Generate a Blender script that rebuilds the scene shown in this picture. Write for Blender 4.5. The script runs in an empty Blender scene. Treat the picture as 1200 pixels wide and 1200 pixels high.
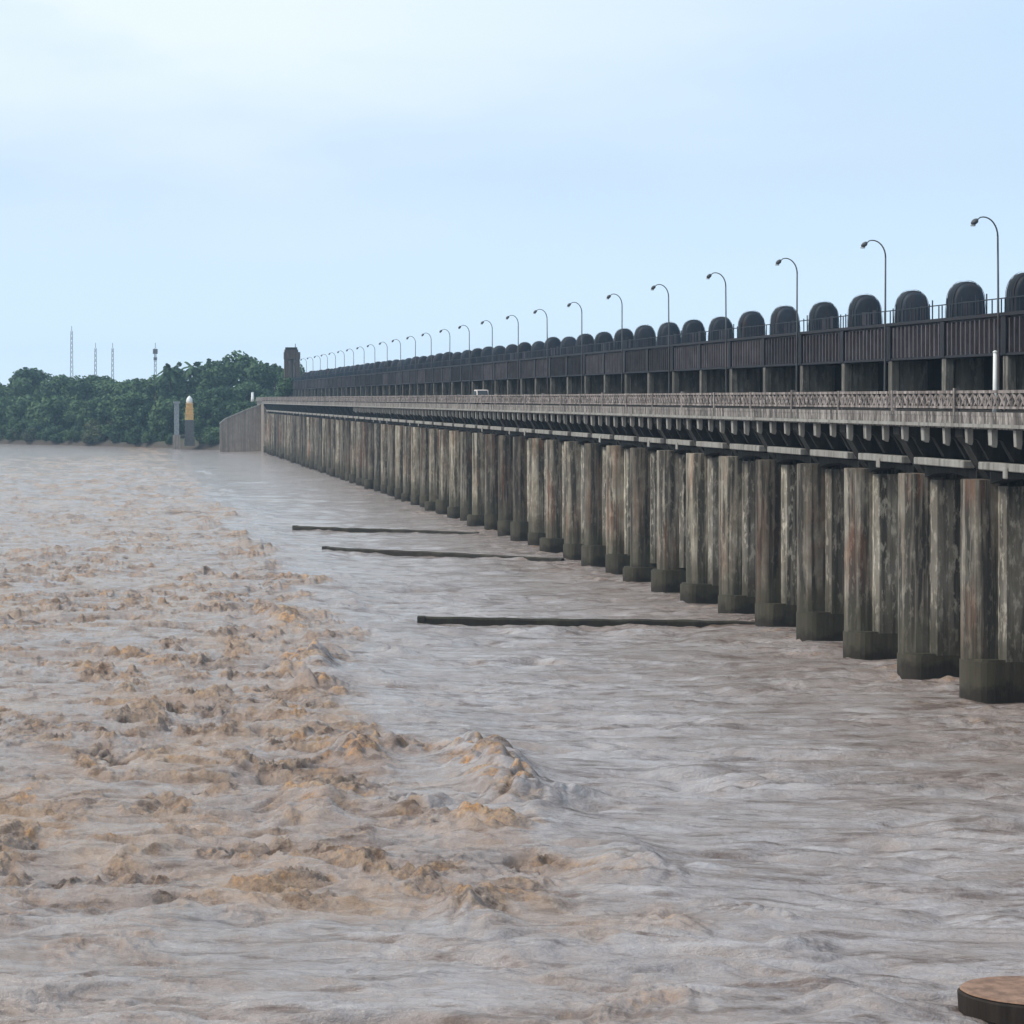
import bpy, math, random
import numpy as np
from mathutils import Vector
random.seed(7); rng = np.random.RandomState(11)
S = bpy.context.scene; C = S.collection
R = math.radians

# ------------------------------------------------------------------ camera, sky, sun, exposure
CAM_H = 17.5
cd = bpy.data.cameras.new('camera'); cam = bpy.data.objects.new('camera', cd); C.objects.link(cam)
cam.location = (0, 0, CAM_H); cam.rotation_euler = (R(90), 0, 0)        # level, looking along the barrage (+Y)
cd.sensor_width = 36; cd.lens = 105.06
cd.shift_x = .3917; cd.shift_y = -.1108
cd.clip_start = .5; cd.clip_end = 9000
S.camera = cam
F = 3502.0
def ptx(px, y): return (px - 130.0) / F * y                              # lateral metres for a column of the photo at distance y
def ptz(py, y): return CAM_H - (py - 467.0) / F * y

SUN_EL, SUN_AZ = 46, 263                                                 # azimuth from +Y, clockwise: high on the left
W = bpy.data.worlds.new('World'); S.world = W; W.use_nodes = True
wt = W.node_tree; wt.nodes.clear()
def wn(t, **k):
    n = wt.nodes.new(t)
    for a, b in k.items(): setattr(n, a, b)
    return n
sky = wn('ShaderNodeTexSky', sky_type='NISHITA', sun_disc=False, sun_elevation=R(SUN_EL), sun_rotation=R(SUN_AZ),
         air_density=1.0, dust_density=.35, ozone_density=2.5, altitude=0)
bg = wn('ShaderNodeBackground'); wo = wn('ShaderNodeOutputWorld')
bg.inputs['Strength'].default_value = .15
tc = wn('ShaderNodeTexCoord')
mp = wn('ShaderNodeMapping'); mp.inputs['Scale'].default_value = (4.5, 4.5, 15)
nz = wn('ShaderNodeTexNoise'); nz.inputs['Scale'].default_value = 1.0; nz.inputs['Detail'].default_value = 5; nz.inputs['Roughness'].default_value = .5
cr = wn('ShaderNodeValToRGB'); cr.color_ramp.elements[0].position = .30; cr.color_ramp.elements[1].position = .60
sx = wn('ShaderNodeSeparateXYZ')
mr = wn('ShaderNodeMapRange'); mr.inputs['From Min'].default_value = .03; mr.inputs['From Max'].default_value = .12
mr.inputs['To Min'].default_value = .0; mr.inputs['To Max'].default_value = 1
mu = wn('ShaderNodeMath', operation='MULTIPLY')
mixc = wn('ShaderNodeMixRGB'); mixc.inputs['Color2'].default_value = (5.0, 5.65, 5.95, 1)    # thin bright cloud
mixv = wn('ShaderNodeMixRGB'); mixv.inputs['Fac'].default_value = .92; mixv.inputs['Color2'].default_value = (3.35, 4.45, 5.8, 1)  # even veil of high cloud
L = wt.links.new
L(tc.outputs['Generated'], mp.inputs[0]); L(mp.outputs[0], nz.inputs['Vector']); L(nz.outputs['Fac'], cr.inputs[0])
L(tc.outputs['Generated'], sx.inputs[0]); L(sx.outputs['Z'], mr.inputs['Value'])
L(cr.outputs['Color'], mu.inputs[0]); L(mr.outputs[0], mu.inputs[1]); 
mx = wn('ShaderNodeMapRange'); mx.inputs['From Min'].default_value = .30; mx.inputs['From Max'].default_value = .06; mx.inputs['To Min'].default_value = .15
mu2 = wn('ShaderNodeMath', operation='MULTIPLY'); L(sx.outputs['X'], mx.inputs['Value']); L(mu.outputs[0], mu2.inputs[0]); L(mx.outputs[0], mu2.inputs[1])
L(mu2.outputs[0], mixc.inputs['Fac'])
hz = wn('ShaderNodeValToRGB'); hz.color_ramp.elements[0].position = 0; hz.color_ramp.elements[0].color = (4.6, 5.85, 7.0, 1)
hz.color_ramp.elements[1].position = .075; hz.color_ramp.elements[1].color = (3.35, 4.45, 5.8, 1)       # paler towards the horizon
L(sx.outputs['Z'], hz.inputs[0]); L(hz.outputs[0], mixv.inputs['Color2'])
L(sky.outputs[0], mixv.inputs['Color1']); L(mixv.outputs[0], mixc.inputs['Color1'])
L(mixc.outputs[0], bg.inputs['Color']); L(bg.outputs[0], wo.inputs['Surface'])

sd = bpy.data.lights.new('sun', 'SUN'); sd.energy = 2.6; sd.angle = R(12); sd.color = (1, .94, .86)
sun = bpy.data.objects.new('sun', sd); C.objects.link(sun)
el, az = R(SUN_EL), R(SUN_AZ)
sdir = Vector((math.sin(az)*math.cos(el), math.cos(az)*math.cos(el), math.sin(el)))
sun.rotation_euler = sdir.to_track_quat('Z', 'Y').to_euler()
S.view_settings.view_transform = 'Standard'; S.view_settings.look = 'None'
S.view_settings.exposure = 0.22; S.view_settings.gamma = 1
S.cycles.max_bounces = 5; S.cycles.diffuse_bounces = 3; S.cycles.glossy_bounces = 3; S.cycles.volume_bounces = 0
S.cycles.transparent_max_bounces = 8; S.cycles.caustics_reflective = False

# ------------------------------------------------------------------ materials
def mat(name): 
    m = bpy.data.materials.new(name); m.use_nodes = True
    t = m.node_tree; return m, t, t.nodes['Principled BSDF']
def noise(t, vec, scale, detail=4, rough=.55, sc=None):
    if sc is not None:
        mpn = t.nodes.new('ShaderNodeMapping'); mpn.inputs['Scale'].default_value = sc
        t.links.new(vec, mpn.inputs[0]); vec = mpn.outputs[0]
    n = t.nodes.new('ShaderNodeTexNoise'); n.inputs['Scale'].default_value = scale
    n.inputs['Detail'].default_value = detail; n.inputs['Roughness'].default_value = rough
    t.links.new(vec, n.inputs['Vector']); return n.outputs['Fac']
def ramp(t, fac, stops):
    n = t.nodes.new('ShaderNodeValToRGB'); e = n.color_ramp.elements
    while len(e) < len(stops): e.new(.5)
    for k, (p, c) in enumerate(stops):
        e[k].position = p; e[k].color = (c[0], c[1], c[2], 1) if hasattr(c, '__len__') else (c, c, c, 1)
    t.links.new(fac, n.inputs[0]); return n.outputs[0]
def mix(t, fac, a, b, blend='MIX'):
    n = t.nodes.new('ShaderNodeMixRGB'); n.blend_type = blend
    for s, v in (('Fac', fac), ('Color1', a), ('Color2', b)):
        if isinstance(v, (int, float)): n.inputs[s].default_value = v if s == 'Fac' else (v, v, v, 1)
        elif isinstance(v, tuple): n.inputs[s].default_value = (*v, 1)
        else: t.links.new(v, n.inputs[s])
    return n.outputs[0]
def math_(t, op, a, b=None, clamp=False):
    n = t.nodes.new('ShaderNodeMath'); n.operation = op; n.use_clamp = clamp
    for i, v in enumerate((a, b)):
        if v is None: continue
        if isinstance(v, (int, float)): n.inputs[i].default_value = v
        else: t.links.new(v, n.inputs[i])
    return n.outputs[0]
def pos(t):
    return t.nodes.new('ShaderNodeNewGeometry').outputs['Position']
def sepz(t, v):
    n = t.nodes.new('ShaderNodeSeparateXYZ'); t.links.new(v, n.inputs[0]); return n.outputs
def maprange(t, v, a, b, c=0., d=1.):
    n = t.nodes.new('ShaderNodeMapRange'); t.links.new(v, n.inputs[0])
    for i, x in enumerate((a, b, c, d)): n.inputs[i+1].default_value = x
    return n.outputs[0]
def bump(t, b, h, strength=.3, dist=.1):
    n = t.nodes.new('ShaderNodeBump'); n.inputs['Strength'].default_value = strength; n.inputs['Distance'].default_value = dist
    t.links.new(h, n.inputs['Height']); t.links.new(n.outputs[0], b.inputs['Normal'])

def concrete(name, light, dark, warm, streak=(.38, .66), wet=None, rust=0., rough=.9, pale=0., tone=0.):
    m, t, b = mat(name); p = pos(t)
    st = noise(t, p, 1.0, 5, .6, (2.2, 1.6, .10))            # rain streaks that run down the face
    bl = noise(t, p, .45, 5, .6)                              # broad blotches
    fn = noise(t, p, 3.2, 5, .65, (1, 1, .30))
    c = mix(t, ramp(t, bl, [(.38, 0), (.62, 1)]), light, warm)
    c = mix(t, ramp(t, st, [(streak[0], 1), (streak[1], 0)]), c, dark)
    if pale > 0:
        pa = math_(t, 'MULTIPLY', ramp(t, fn, [(.52, 0), (.62, 1)]), pale)
        c = mix(t, pa, c, (min(1, light[0]*2.0), min(1, light[1]*2.0), min(1, light[2]*1.95)))
    if rust > 0:
        rn = noise(t, p, .33, 3, .5, (1, 1, .35))
        rs = noise(t, p, 1.0, 3, .5, (3.0, 2.2, .06))
        rf = math_(t, 'MULTIPLY', ramp(t, rn, [(.52, 0), (.66, 1)]), ramp(t, rs, [(.46, 0), (.58, rust)]))
        c = mix(t, rf, c, (.26, .085, .035))
    c = mix(t, ramp(t, fn, [(.25, .5), (.8, 0)]), c, (light[0]*.35, light[1]*.35, light[2]*.35))
    if tone > 0:                                              # each casting weathered to a tone of its own
        oi = t.nodes.new('ShaderNodeObjectInfo')
        c = mix(t, 1.0, c, ramp(t, oi.outputs['Random'], [(0, (1-tone, 1-tone*1.05, 1-tone*1.1)), (.55, (1, 1, 1)), (1, (1+tone*.9, 1+tone*.85, 1+tone*.7))]), 'MULTIPLY')
    if wet is not None:                                       # water-stained, mossy foot with an uneven top edge
        z = math_(t, 'ADD', sepz(t, p)[2], math_(t, 'MULTIPLY', math_(t, 'SUBTRACT', noise(t, p, .8, 4, .6), .5), 3.0))
        moss = maprange(t, z, wet+1.5, wet+3.6, 1, 0)
        c = mix(t, math_(t, 'MULTIPLY', moss, .72), c, (.062, .056, .038))
        wf = maprange(t, z, wet-.2, wet+.5, 1, 0)
        c = mix(t, math_(t, 'MULTIPLY', wf, .9), c, (.026, .021, .016))
    t.links.new(c, b.inputs['Base Color']); b.inputs['Roughness'].default_value = rough
    b.inputs['Specular IOR Level'].default_value = .25
    bump(t, b, mix(t, .5, fn, st), .5, .12)
    return m
M = {}
M['pier']   = concrete('pier_concrete', (.33, .30, .25), (.026, .024, .021), (.19, .155, .118), (.44, .57), wet=.9, rust=.5, tone=.5, pale=.22)
M['pilaster'] = concrete('pilaster_concrete', (.38, .35, .30), (.055, .05, .042), (.27, .24, .19), (.38, .56), wet=.8, pale=.6, tone=.35)
M['footing'] = concrete('footing_concrete', (.12, .10, .075), (.022, .019, .015), (.075, .058, .04), (.40, .60), wet=.5, tone=.4)
M['deck']   = concrete('deck_concrete', (.33, .30, .275), (.06, .052, .048), (.23, .20, .18), (.42, .58), pale=.45)
M['under']  = concrete('shaded_soffit_concrete', (.050, .046, .039), (.016, .015, .013), (.038, .032, .026))  # shade below the deck is put into this near-black colour
M['stub']   = concrete('beam_end_concrete', (.38, .37, .34), (.14, .13, .115), (.30, .28, .25), (.30, .52))
M['rail']   = concrete('railing_concrete', (.36, .315, .295), (.08, .068, .062), (.25, .21, .19), (.42, .58), pale=.4)
M['post']   = concrete('column_concrete', (.24, .225, .20), (.08, .072, .062), (.18, .165, .14), (.36, .6), pale=.3)
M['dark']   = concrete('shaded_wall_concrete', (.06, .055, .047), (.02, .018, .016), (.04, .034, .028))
M['far']    = concrete('abutment_concrete', (.38, .33, .28), (.19, .16, .135), (.31, .26, .22), (.32, .6))
M['wall']   = concrete('divide_wall_concrete', (.035, .031, .025), (.012, .011, .009), (.026, .023, .018), wet=.05)
M['brown']  = concrete('brown_tower_concrete', (.17, .13, .105), (.07, .055, .045), (.13, .095, .075))
M['wall_pale'] = concrete('pale_divide_wall_concrete', (.12, .105, .09), (.045, .04, .033), (.09, .078, .064), wet=.0)
M['rim']    = concrete('dark_rim_concrete', (.05, .035, .026), (.016, .012, .009), (.035, .024, .017))  # side of the round platform, much darker than its cap
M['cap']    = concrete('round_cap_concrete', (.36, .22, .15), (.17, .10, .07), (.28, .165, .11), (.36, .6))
def steel(name, col, col2, rough=.6, metal=.0, rustc=(.10, .05, .03), tone=0.):
    m, t, b = mat(name); p = pos(t)
    a = noise(t, p, .7, 4, .6); s = noise(t, p, 1.0, 4, .6, (1.5, 1.5, .15))
    c = mix(t, ramp(t, a, [(.35, 0), (.65, 1)]), col, col2)
    c = mix(t, ramp(t, s, [(.52, 0), (.72, .7)]), c, rustc)
    if tone > 0:
        oi = t.nodes.new('ShaderNodeObjectInfo'); c = mix(t, 1.0, c, ramp(t, oi.outputs['Random'], [(0, (1-tone, 1-tone, 1-tone)), (1, (1+tone, 1+tone*.9, 1+tone*.85))]), 'MULTIPLY')
    t.links.new(c, b.inputs['Base Color']); b.inputs['Roughness'].default_value = rough; b.inputs['Metallic'].default_value = metal; b.inputs['Specular IOR Level'].default_value = .2
    bump(t, b, s, .15, .03); return m
M['girder'] = steel('girder_steel', (.024, .024, .030), (.036, .034, .042), rustc=(.045, .032, .028), tone=.4)
M['stiff']  = steel('stiffener_steel', (.12, .11, .12), (.07, .064, .07), rustc=(.07, .055, .052), tone=.45)
M['flange'] = steel('flange_steel', (.014, .013, .016), (.022, .020, .025), rustc=(.03, .02, .016))
M['hood']   = steel('hood_steel', (.018, .026, .036), (.028, .036, .048), rustc=(.045, .032, .030), tone=.35)
M['lamp']   = steel('lamp_steel', (.085, .09, .095), (.06, .062, .068), .5)
M['gate']   = steel('gate_steel', (.03, .028, .026), (.05, .042, .036))
M['mast']   = steel('mast_steel', (.20, .20, .21), (.16, .16, .17))
def plain(name, col, rough=.6, v=.25, sc=2.0):
    m, t, b = mat(name); n = noise(t, pos(t), sc, 4)
    c = mix(t, ramp(t, n, [(.3, 0), (.7, 1)]), tuple(x*(1-v) for x in col), tuple(min(1, x*(1+v)) for x in col))
    t.links.new(c, b.inputs['Base Color']); b.inputs['Roughness'].default_value = rough; return m
M['white'] = plain('white_paint', (.74, .74, .72), .5, .06)
M['asphalt'] = plain('asphalt', (.05, .048, .046), .9)
M['glass'] = plain('dark_glass', (.03, .035, .04), .12)
M['van'] = plain('pinkish_white_paint', (.62, .52, .48), .4, .05)
M['tyre'] = plain('rubber', (.02, .02, .02), .8)
M['orange'] = plain('orange_plaster', (.70, .44, .17), .8, .15)
M['plinth'] = plain('grey_plaster', (.10, .10, .10), .85)
M['pillar'] = plain('pale_grey_plaster', (.24, .26, .27), .85)
M['soil'] = plain('bank_soil', (.085, .065, .045), .95, .35, .2)
M['grass'] = plain('bank_grass', (.05, .065, .03), .95, .4, .15)
M['bark'] = plain('bark', (.07, .055, .04), .9)
M['lens'] = plain('lamp_glass', (.35, .36, .36), .25)
def leaf(name, c1, c2, tr=.25):
    m, t, b = mat(name); p = pos(t)
    n = noise(t, p, .35, 3); n2 = noise(t, p, 2.2, 2)
    c = mix(t, ramp(t, n, [(.35, 0), (.65, 1)]), c1, c2); c = mix(t, ramp(t, n2, [(.3, .45), (.7, 0)]), c, tuple(x*.5 for x in c1))
    t.links.new(c, b.inputs['Base Color']); b.inputs['Roughness'].default_value = .7; b.inputs['Specular IOR Level'].default_value = .2
    return m
M['leaf_a'] = leaf('leaf_dark', (.038, .080, .034), (.074, .130, .052))
M['leaf_b'] = leaf('leaf_mid', (.060, .115, .048), (.110, .170, .070))
M['leaf_c'] = leaf('leaf_olive', (.075, .095, .042), (.135, .145, .072))

# ------------------------------------------------------------------ builders
class MB:
    def __init__(s): s.v = []; s.f = []
    def add(s, vs, fs):
        o = len(s.v); s.v += [tuple(x) for x in vs]; s.f += [tuple(i+o for i in f) for f in fs]; return s
    def box(s, x0, x1, y0, y1, z0, z1):
        return s.add([(x0,y0,z0),(x1,y0,z0),(x1,y1,z0),(x0,y1,z0),(x0,y0,z1),(x1,y0,z1),(x1,y1,z1),(x0,y1,z1)],
                     [(3,2,1,0),(4,5,6,7),(0,1,5,4),(1,2,6,5),(2,3,7,6),(3,0,4,7)])
    def prism(s, poly, axis, a, b):
        """poly: 2-D outline; axis: 'z' (x,y), 'y' (x,z) or 'x' (y,z); extruded from a to b"""
        n = len(poly)
        mk = {'z': lambda p, q: (p[0], p[1], q), 'y': lambda p, q: (p[0], q, p[1]), 'x': lambda p, q: (q, p[0], p[1])}[axis]
        vs = [mk(p, a) for p in poly] + [mk(p, b) for p in poly]
        fs = [tuple(range(n))[::-1], tuple(range(n, 2*n))] + [(i, (i+1) % n, n+(i+1) % n, n+i) for i in range(n)]
        return s.add(vs, fs)
    def tube(s, pts, rad, n=8, cap=True):
        rings = []; vs = []; pts = [Vector(p) for p in pts]
        for i, p in enumerate(pts):
            d = (pts[min(i+1, len(pts)-1)] - pts[max(i-1, 0)]).normalized()
            u = d.cross(Vector((0, 1, 0)) if abs(d.y) < .9 else Vector((1, 0, 0))).normalized(); w = d.cross(u)
            r = rad[i] if hasattr(rad, '__len__') else rad
            for k in range(n):
                a = 2*math.pi*k/n; vs.append(p + u*math.cos(a)*r + w*math.sin(a)*r)
        m = len(pts)
        fs = [(i*n+k, i*n+(k+1) % n, (i+1)*n+(k+1) % n, (i+1)*n+k) for i in range(m-1) for k in range(n)]
        if cap: fs += [tuple(range(n))[::-1], tuple(range((m-1)*n, m*n))]
        return s.add(vs, fs)
    def bar(s, a, b, w, h=None):
        a, b = Vector(a), Vector(b); h = h or w; d = (b-a).normalized()
        u = d.cross(Vector((1, 0, 0)) if abs(d.x) < .9 else Vector((0, 0, 1))).normalized(); q = d.cross(u)
        vs = [p + u*i*w/2 + q*j*h/2 for p in (a, b) for i, j in ((-1,-1),(1,-1),(1,1),(-1,1))]
        return s.add(vs, [(3,2,1,0),(4,5,6,7),(0,1,5,4),(1,2,6,5),(2,3,7,6),(3,0,4,7)])
    def build(s, name, m, parent=None, bevel=0, smooth=False):
        me = bpy.data.meshes.new(name); me.from_pydata(s.v, [], s.f)
        import bmesh
        bm = bmesh.new(); bm.from_mesh(me); bmesh.ops.recalc_face_normals(bm, faces=bm.faces)
        if bevel: bmesh.ops.bevel(bm, geom=list(bm.edges), offset=bevel, segments=1, affect='EDGES', clamp_overlap=True)
        bm.to_mesh(me); bm.free()
        if smooth: me.shade_smooth()
        me.materials.append(M[m] if isinstance(m, str) else m)
        o = bpy.data.objects.new(name, me); C.objects.link(o)
        if parent is not None: o.parent = parent
        return o
def tag(o, label=None, cat=None, group=None, kind=None):
    if label: o['label'] = label
    if cat: o['category'] = cat
    if group: o['group'] = group
    if kind: o['kind'] = kind
    return o
def empty(name, loc=(0, 0, 0), rz=0):
    o = bpy.data.objects.new(name, None); o.location = loc; o.rotation_euler = (0, 0, rz); o.empty_display_size = .5
    C.objects.link(o); return o
def copy_tree(o, parent=None):
    c = o.copy(); C.objects.link(c)
    if parent is not None: c.parent = parent
    for ch in [x for x in KIDS.get(o.name, [])]: copy_tree(ch, c)
    return c
KIDS = {}
def reg(root):
    """remember the children of a prototype so that copies stay cheap"""
    KIDS[root.name] = list(root.children)
    for ch in root.children: reg(ch)
ORD = ['first','second','third','fourth','fifth','sixth','seventh','eighth','ninth','tenth','eleventh','twelfth','thirteenth','fourteenth','fifteenth','sixteenth']

# ------------------------------------------------------------------ water: one sheet, finely meshed in the view
T = 256
perm = np.concatenate([rng.permutation(T)]*2)
gx = np.cos(np.linspace(0, 2*np.pi, T, endpoint=False)); gy = np.sin(np.linspace(0, 2*np.pi, T, endpoint=False))
def pnoise(x, y):
    xi = np.floor(x).astype(np.int64); yi = np.floor(y).astype(np.int64); xf = x-xi; yf = y-yi; xi &= 255; yi &= 255
    u = xf**3*(xf*(xf*6-15)+10); v = yf**3*(yf*(yf*6-15)+10)
    def g(ix, iy, dx, dy):
        h = perm[perm[ix & 255] + (iy & 255)]; return gx[h]*dx + gy[h]*dy
    a = g(xi, yi, xf, yf); b = g(xi+1, yi, xf-1, yf); c = g(xi, yi+1, xf, yf-1); d = g(xi+1, yi+1, xf-1, yf-1)
    return ((a+(b-a)*u) + ((c+(d-c)*u) - (a+(b-a)*u))*v)*1.5
def sstep(a, b, x):
    t = np.clip((x-a)/(b-a), 0, 1); return t*t*(3-2*t)
def jump_edge(y):
    # the edge of the belt wanders; it draws back from the piers in the middle reach and comes forward again at the near breaker
    return 17.5 - 4.2*np.exp(-((y-182)/34)**2) + 3.5*pnoise(y/23.0, y*0+3.3) + 2.6*pnoise(y/6.0, y*0+8.1)
def turb(x, y):
    """how broken the water is: 1 in the boiling belt past the hydraulic jump, about X = 18 m, parallel to the piers"""
    edge = jump_edge(y)
    a = 1 - sstep(-4.0, 3.0, x-edge + 3.0*pnoise(x/4.0+2, y/9.0))
    near = .30 + .70*sstep(96, 118, y + 10*pnoise(x/14, y/14+5))             # calmer again towards the camera
    pat = .40 + .60*sstep(-.42, .20, pnoise(x/15+7, y/30+2) + .5*pnoise(x/6+1, y/14+3))
    left = .60 + .40*sstep(-28, 2, x + 8*pnoise(x/20, y/40))
    pat = pat + (1-pat)*.6*sstep(330, 480, y)
    return a*near*pat*left*(1-.85*sstep(820, 960, y)*sstep(14, 0, x))
def height(x, y, step):
    t = turb(x, y)
    wx = x + 1.6*pnoise(x/5+11, y/5); wy = y + 1.6*pnoise(x/5, y/5+31)
    h = np.zeros_like(x)
    def damp(lam): return sstep(.7, 2.2, lam/step)
    B = sstep(-.22, .42, pnoise(wx/2.6+4, wy/6.0+2) + .65*pnoise(wx/1.3+1, wy/2.1+7))          # bursts with slick water between them
    Bf = sstep(-.25, .40, pnoise(wx/4.5+4, wy/16.0+2) + .5*pnoise(wx/2.2+1, wy/30.0+7))
    fm = sstep(300, 620, y); B = B + (Bf-B)*fm
    tb = t*(.34 + .85*B)
    # boiling belt: peaked, warped waves
    for lam, amp in ((9, .36), (4.6, .44), (2.4, .54), (1.25, .44), (.62, .22), (.32, .07)):
        n = pnoise(wx/lam + lam*3, wy/lam + lam*7)
        rid = (1-np.abs(n)*1.9)
        rid = np.sign(rid)*np.abs(rid)**1.5
        h += (tb if lam < 5 else t)*amp*(1 + (.7*fm if lam > 4 else 0))*(.6*n + .6*(rid-.45))*damp(lam)
    # fast smooth sheet from the gates: streaks drawn out along the flow (-X)
    s = 1-.6*t
    gust = .50 + .95*sstep(-.3, .5, pnoise(x/17+3, y/9+1))
    for lam, amp in ((8, .15), (3.6, .25), (1.7, .24), (.8, .13), (.38, .06)):
        n = pnoise(x/(lam*3.0) + 5*lam + .8*pnoise(x/9, y/6), wy/lam + 9*lam)
        h += s*gust*amp*(n - .5*np.abs(n))*damp(lam)
    # standing crests where the sheet dives under the belt
    edge = jump_edge(y)
    rough = .25 + .9*np.abs(pnoise(wx/1.7+3, wy/1.3)) + .5*np.abs(pnoise(wx/.7, wy/.6+9))
    cr_ = np.exp(-((x-edge+1.0)/1.7)**2)*sstep(-.05, .45, pnoise(y/6+2, x/18))*(.25+.75*sstep(108, 130, y))
    h += .95*cr_*rough*damp(2)
    h += .45*np.exp(-((x-edge-4.0)/1.4)**2)*sstep(.0, .5, pnoise(y/5+12, x/18))*rough
    big_w = np.zeros_like(x)
    for (bx, by, lx, ly, amp) in ((18.2, 141, 1.6, 13, 1.25), (13.6, 236, 1.4, 8, 1.0), (13.2, 196, 1.2, 7, .8), (19.8, 113, 1.3, 5, .55), (12.6, 102, 1.0, 3, .75), (12.2, 147, 1.3, 6, .9), (9.0, 128, 1.3, 5, .8)):
        q = x-bx-.10*(y-by)*np.sign(141-by+.1)*.3 + .7*pnoise(y/3.0+bx, x*0+by)
        prof_ = np.where(q < 0, np.exp(-(q/(lx*1.25))**2), np.exp(-(q/(lx*.9))**2))
        big_w += amp*prof_*np.exp(-((y-by)/ly)**2)
    h += big_w*(.7+.45*np.abs(pnoise(wx/1.3+2, wy/1.6))*2)
    wake = sstep(41, 49.5, x)*sstep(57, 52, x)*sstep(.05, .5, pnoise(x/3.5+2, y/1.6+4))*sstep(900, 500, y)
    for (ax, ay, bx, by) in ((24.6, 236, 49.1, 232.6), (25.2, 350, 49.3, 326), (25.2, 407, 47.8, 389)):
        u_ = np.clip(((x-ax)*(bx-ax)+(y-ay)*(by-ay))/((bx-ax)**2+(by-ay)**2), 0, 1)
        dd = np.hypot(x-ax-u_*(bx-ax), y-ay-u_*(by-ay))
        wake = np.maximum(wake, sstep(2.2, .5, dd)*(.45+.9*pnoise(x/1.8+by, y/1.2)))
    wake = np.clip(wake, 0, 1)
    h += .22*wake*(.4+pnoise(x/1.1, y/.9+3))
    h -= .35*sstep(0, 10, x-edge)*sstep(60, 30, x)
    B = np.clip(t*B*1.1 + (.8*cr_ + .95*big_w*sstep(2.2, -.2, x-18.4))*sstep(-.3, .3, pnoise(wx/1.5+8, wy/1.3)) + .65*wake, 0, 1)
    return h, t, B
def make_water():
    rows = [-95., -40., 20., 45.]
    d = 66.0
    while d < 1210:
        rows.append(d); d += max(.07, .62*d*d/(17.5*2988))
    rows += [1400., 1800., 2400.]
    ys = np.array(rows); NU = 1060
    u = np.linspace(0, 1, NU)
    left = -(0.046*np.clip(ys, 60, 1210) + 9); right = np.minimum(56.0, .325*np.clip(ys, 60, 1210)+3)
    X = left[:, None] + (right-left)[:, None]*u[None, :]
    ex_l = np.array([-1450., -700., -300., -140.]); ex_r = np.array([70., 110., 300., 1450.])
    X = np.concatenate([np.repeat(ex_l[None], len(ys), 0), X, np.repeat(ex_r[None], len(ys), 0)], 1)
    Y = np.repeat(ys[:, None], X.shape[1], 1)
    dyr = np.gradient(ys)[:, None]; dxr = ((right-left)/NU)[:, None]
    step = np.maximum(np.minimum(dyr*.45, 6), dxr*1.2) + 0*X
    h, t, B = height(X, Y, step)
    inside = np.zeros_like(X); inside[:, 4:-4] = 1
    inside *= ((ys > 60) & (ys < 1205))[:, None]
    h = h*inside; 
    V = np.stack([X, Y, h], -1).reshape(-1, 3); nr, nc = X.shape
    i = np.arange(nr*nc).reshape(nr, nc)
    Q = np.stack([i[:-1, :-1], i[:-1, 1:], i[1:, 1:], i[1:, :-1]], -1).reshape(-1, 4)
    me = bpy.data.meshes.new('water')
    me.vertices.add(len(V)); me.vertices.foreach_set('co', V.astype(np.float32).ravel())
    me.loops.add(Q.size); me.loops.foreach_set('vertex_index', Q.astype(np.int32).ravel())
    me.polygons.add(len(Q)); me.polygons.foreach_set('loop_start', (np.arange(len(Q))*4).astype(np.int32))
    me.update(calc_edges=True); me.shade_smooth()
    at = me.attributes.new('churn', 'FLOAT', 'POINT'); at.data.foreach_set('value', (t*inside).astype(np.float32).ravel())
    at = me.attributes.new('crest', 'FLOAT', 'POINT'); at.data.foreach_set('value', h.astype(np.float32).ravel())
    at = me.attributes.new('burst', 'FLOAT', 'POINT'); at.data.foreach_set('value', (B*inside).astype(np.float32).ravel())
    m, tt, b = mat('muddy_water'); p = pos(tt)
    a1 = tt.nodes.new('ShaderNodeAttribute'); a1.attribute_name = 'churn'
    a2 = tt.nodes.new('ShaderNodeAttribute'); a2.attribute_name = 'crest'
    big = noise(tt, p, .10, 4, .55, (.6, 1, 1)); med = noise(tt, p, .55, 5, .65, (.45, 1, 1)); fine = noise(tt, p, 2.6, 4, .7)
    a3 = tt.nodes.new('ShaderNodeAttribute'); a3.attribute_name = 'burst'
    ch = ramp(tt, a1.outputs['Fac'], [(.08, 0), (.55, 1)]); bu = ramp(tt, a3.outputs['Fac'], [(.10, 0), (.60, 1)])
    c = mix(tt, ramp(tt, big, [(.35, 0), (.65, 1)]), (.345, .295, .275), (.255, .20, .172))
    c = mix(tt, ramp(tt, med, [(.44, .0), (.66, .6)]), c, (.47, .44, .44))             # fine silt foam in streaks
    c = mix(tt, math_(tt, 'MULTIPLY', ch, .65), c, (.285, .205, .16))                    # thicker silt in the belt
    mb2 = noise(tt, p, 1.0, 5, .75, (.8, 1, 1))
    mb3 = noise(tt, p, .22, 6, .75)
    st2 = noise(tt, p, .8, 6, .7, (.28, 1, 1))
    c = mix(tt, ramp(tt, st2, [(.37, .9), (.48, 0)]), c, (.15, .105, .085))             # darker streaks along the flow
    dk = math_(tt, 'MULTIPLY', bu, ramp(tt, mb2, [(.38, .85), (.48, 0)]))
    c = mix(tt, dk, c, (.085, .050, .034))                                              # dark specks scattered through the bursts
    hi = maprange(tt, math_(tt, 'ADD', a2.outputs['Fac'], math_(tt, 'MULTIPLY', math_(tt, 'SUBTRACT', fine, .5), 2.4)), -.5, .7)
    fo = math_(tt, 'MULTIPLY', math_(tt, 'MULTIPLY', hi, bu), ramp(tt, mb2, [(.43, .1), (.60, .9)]))
    spk = noise(tt, p, 3.4, 6, .8, (1, .6, 1))
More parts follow.
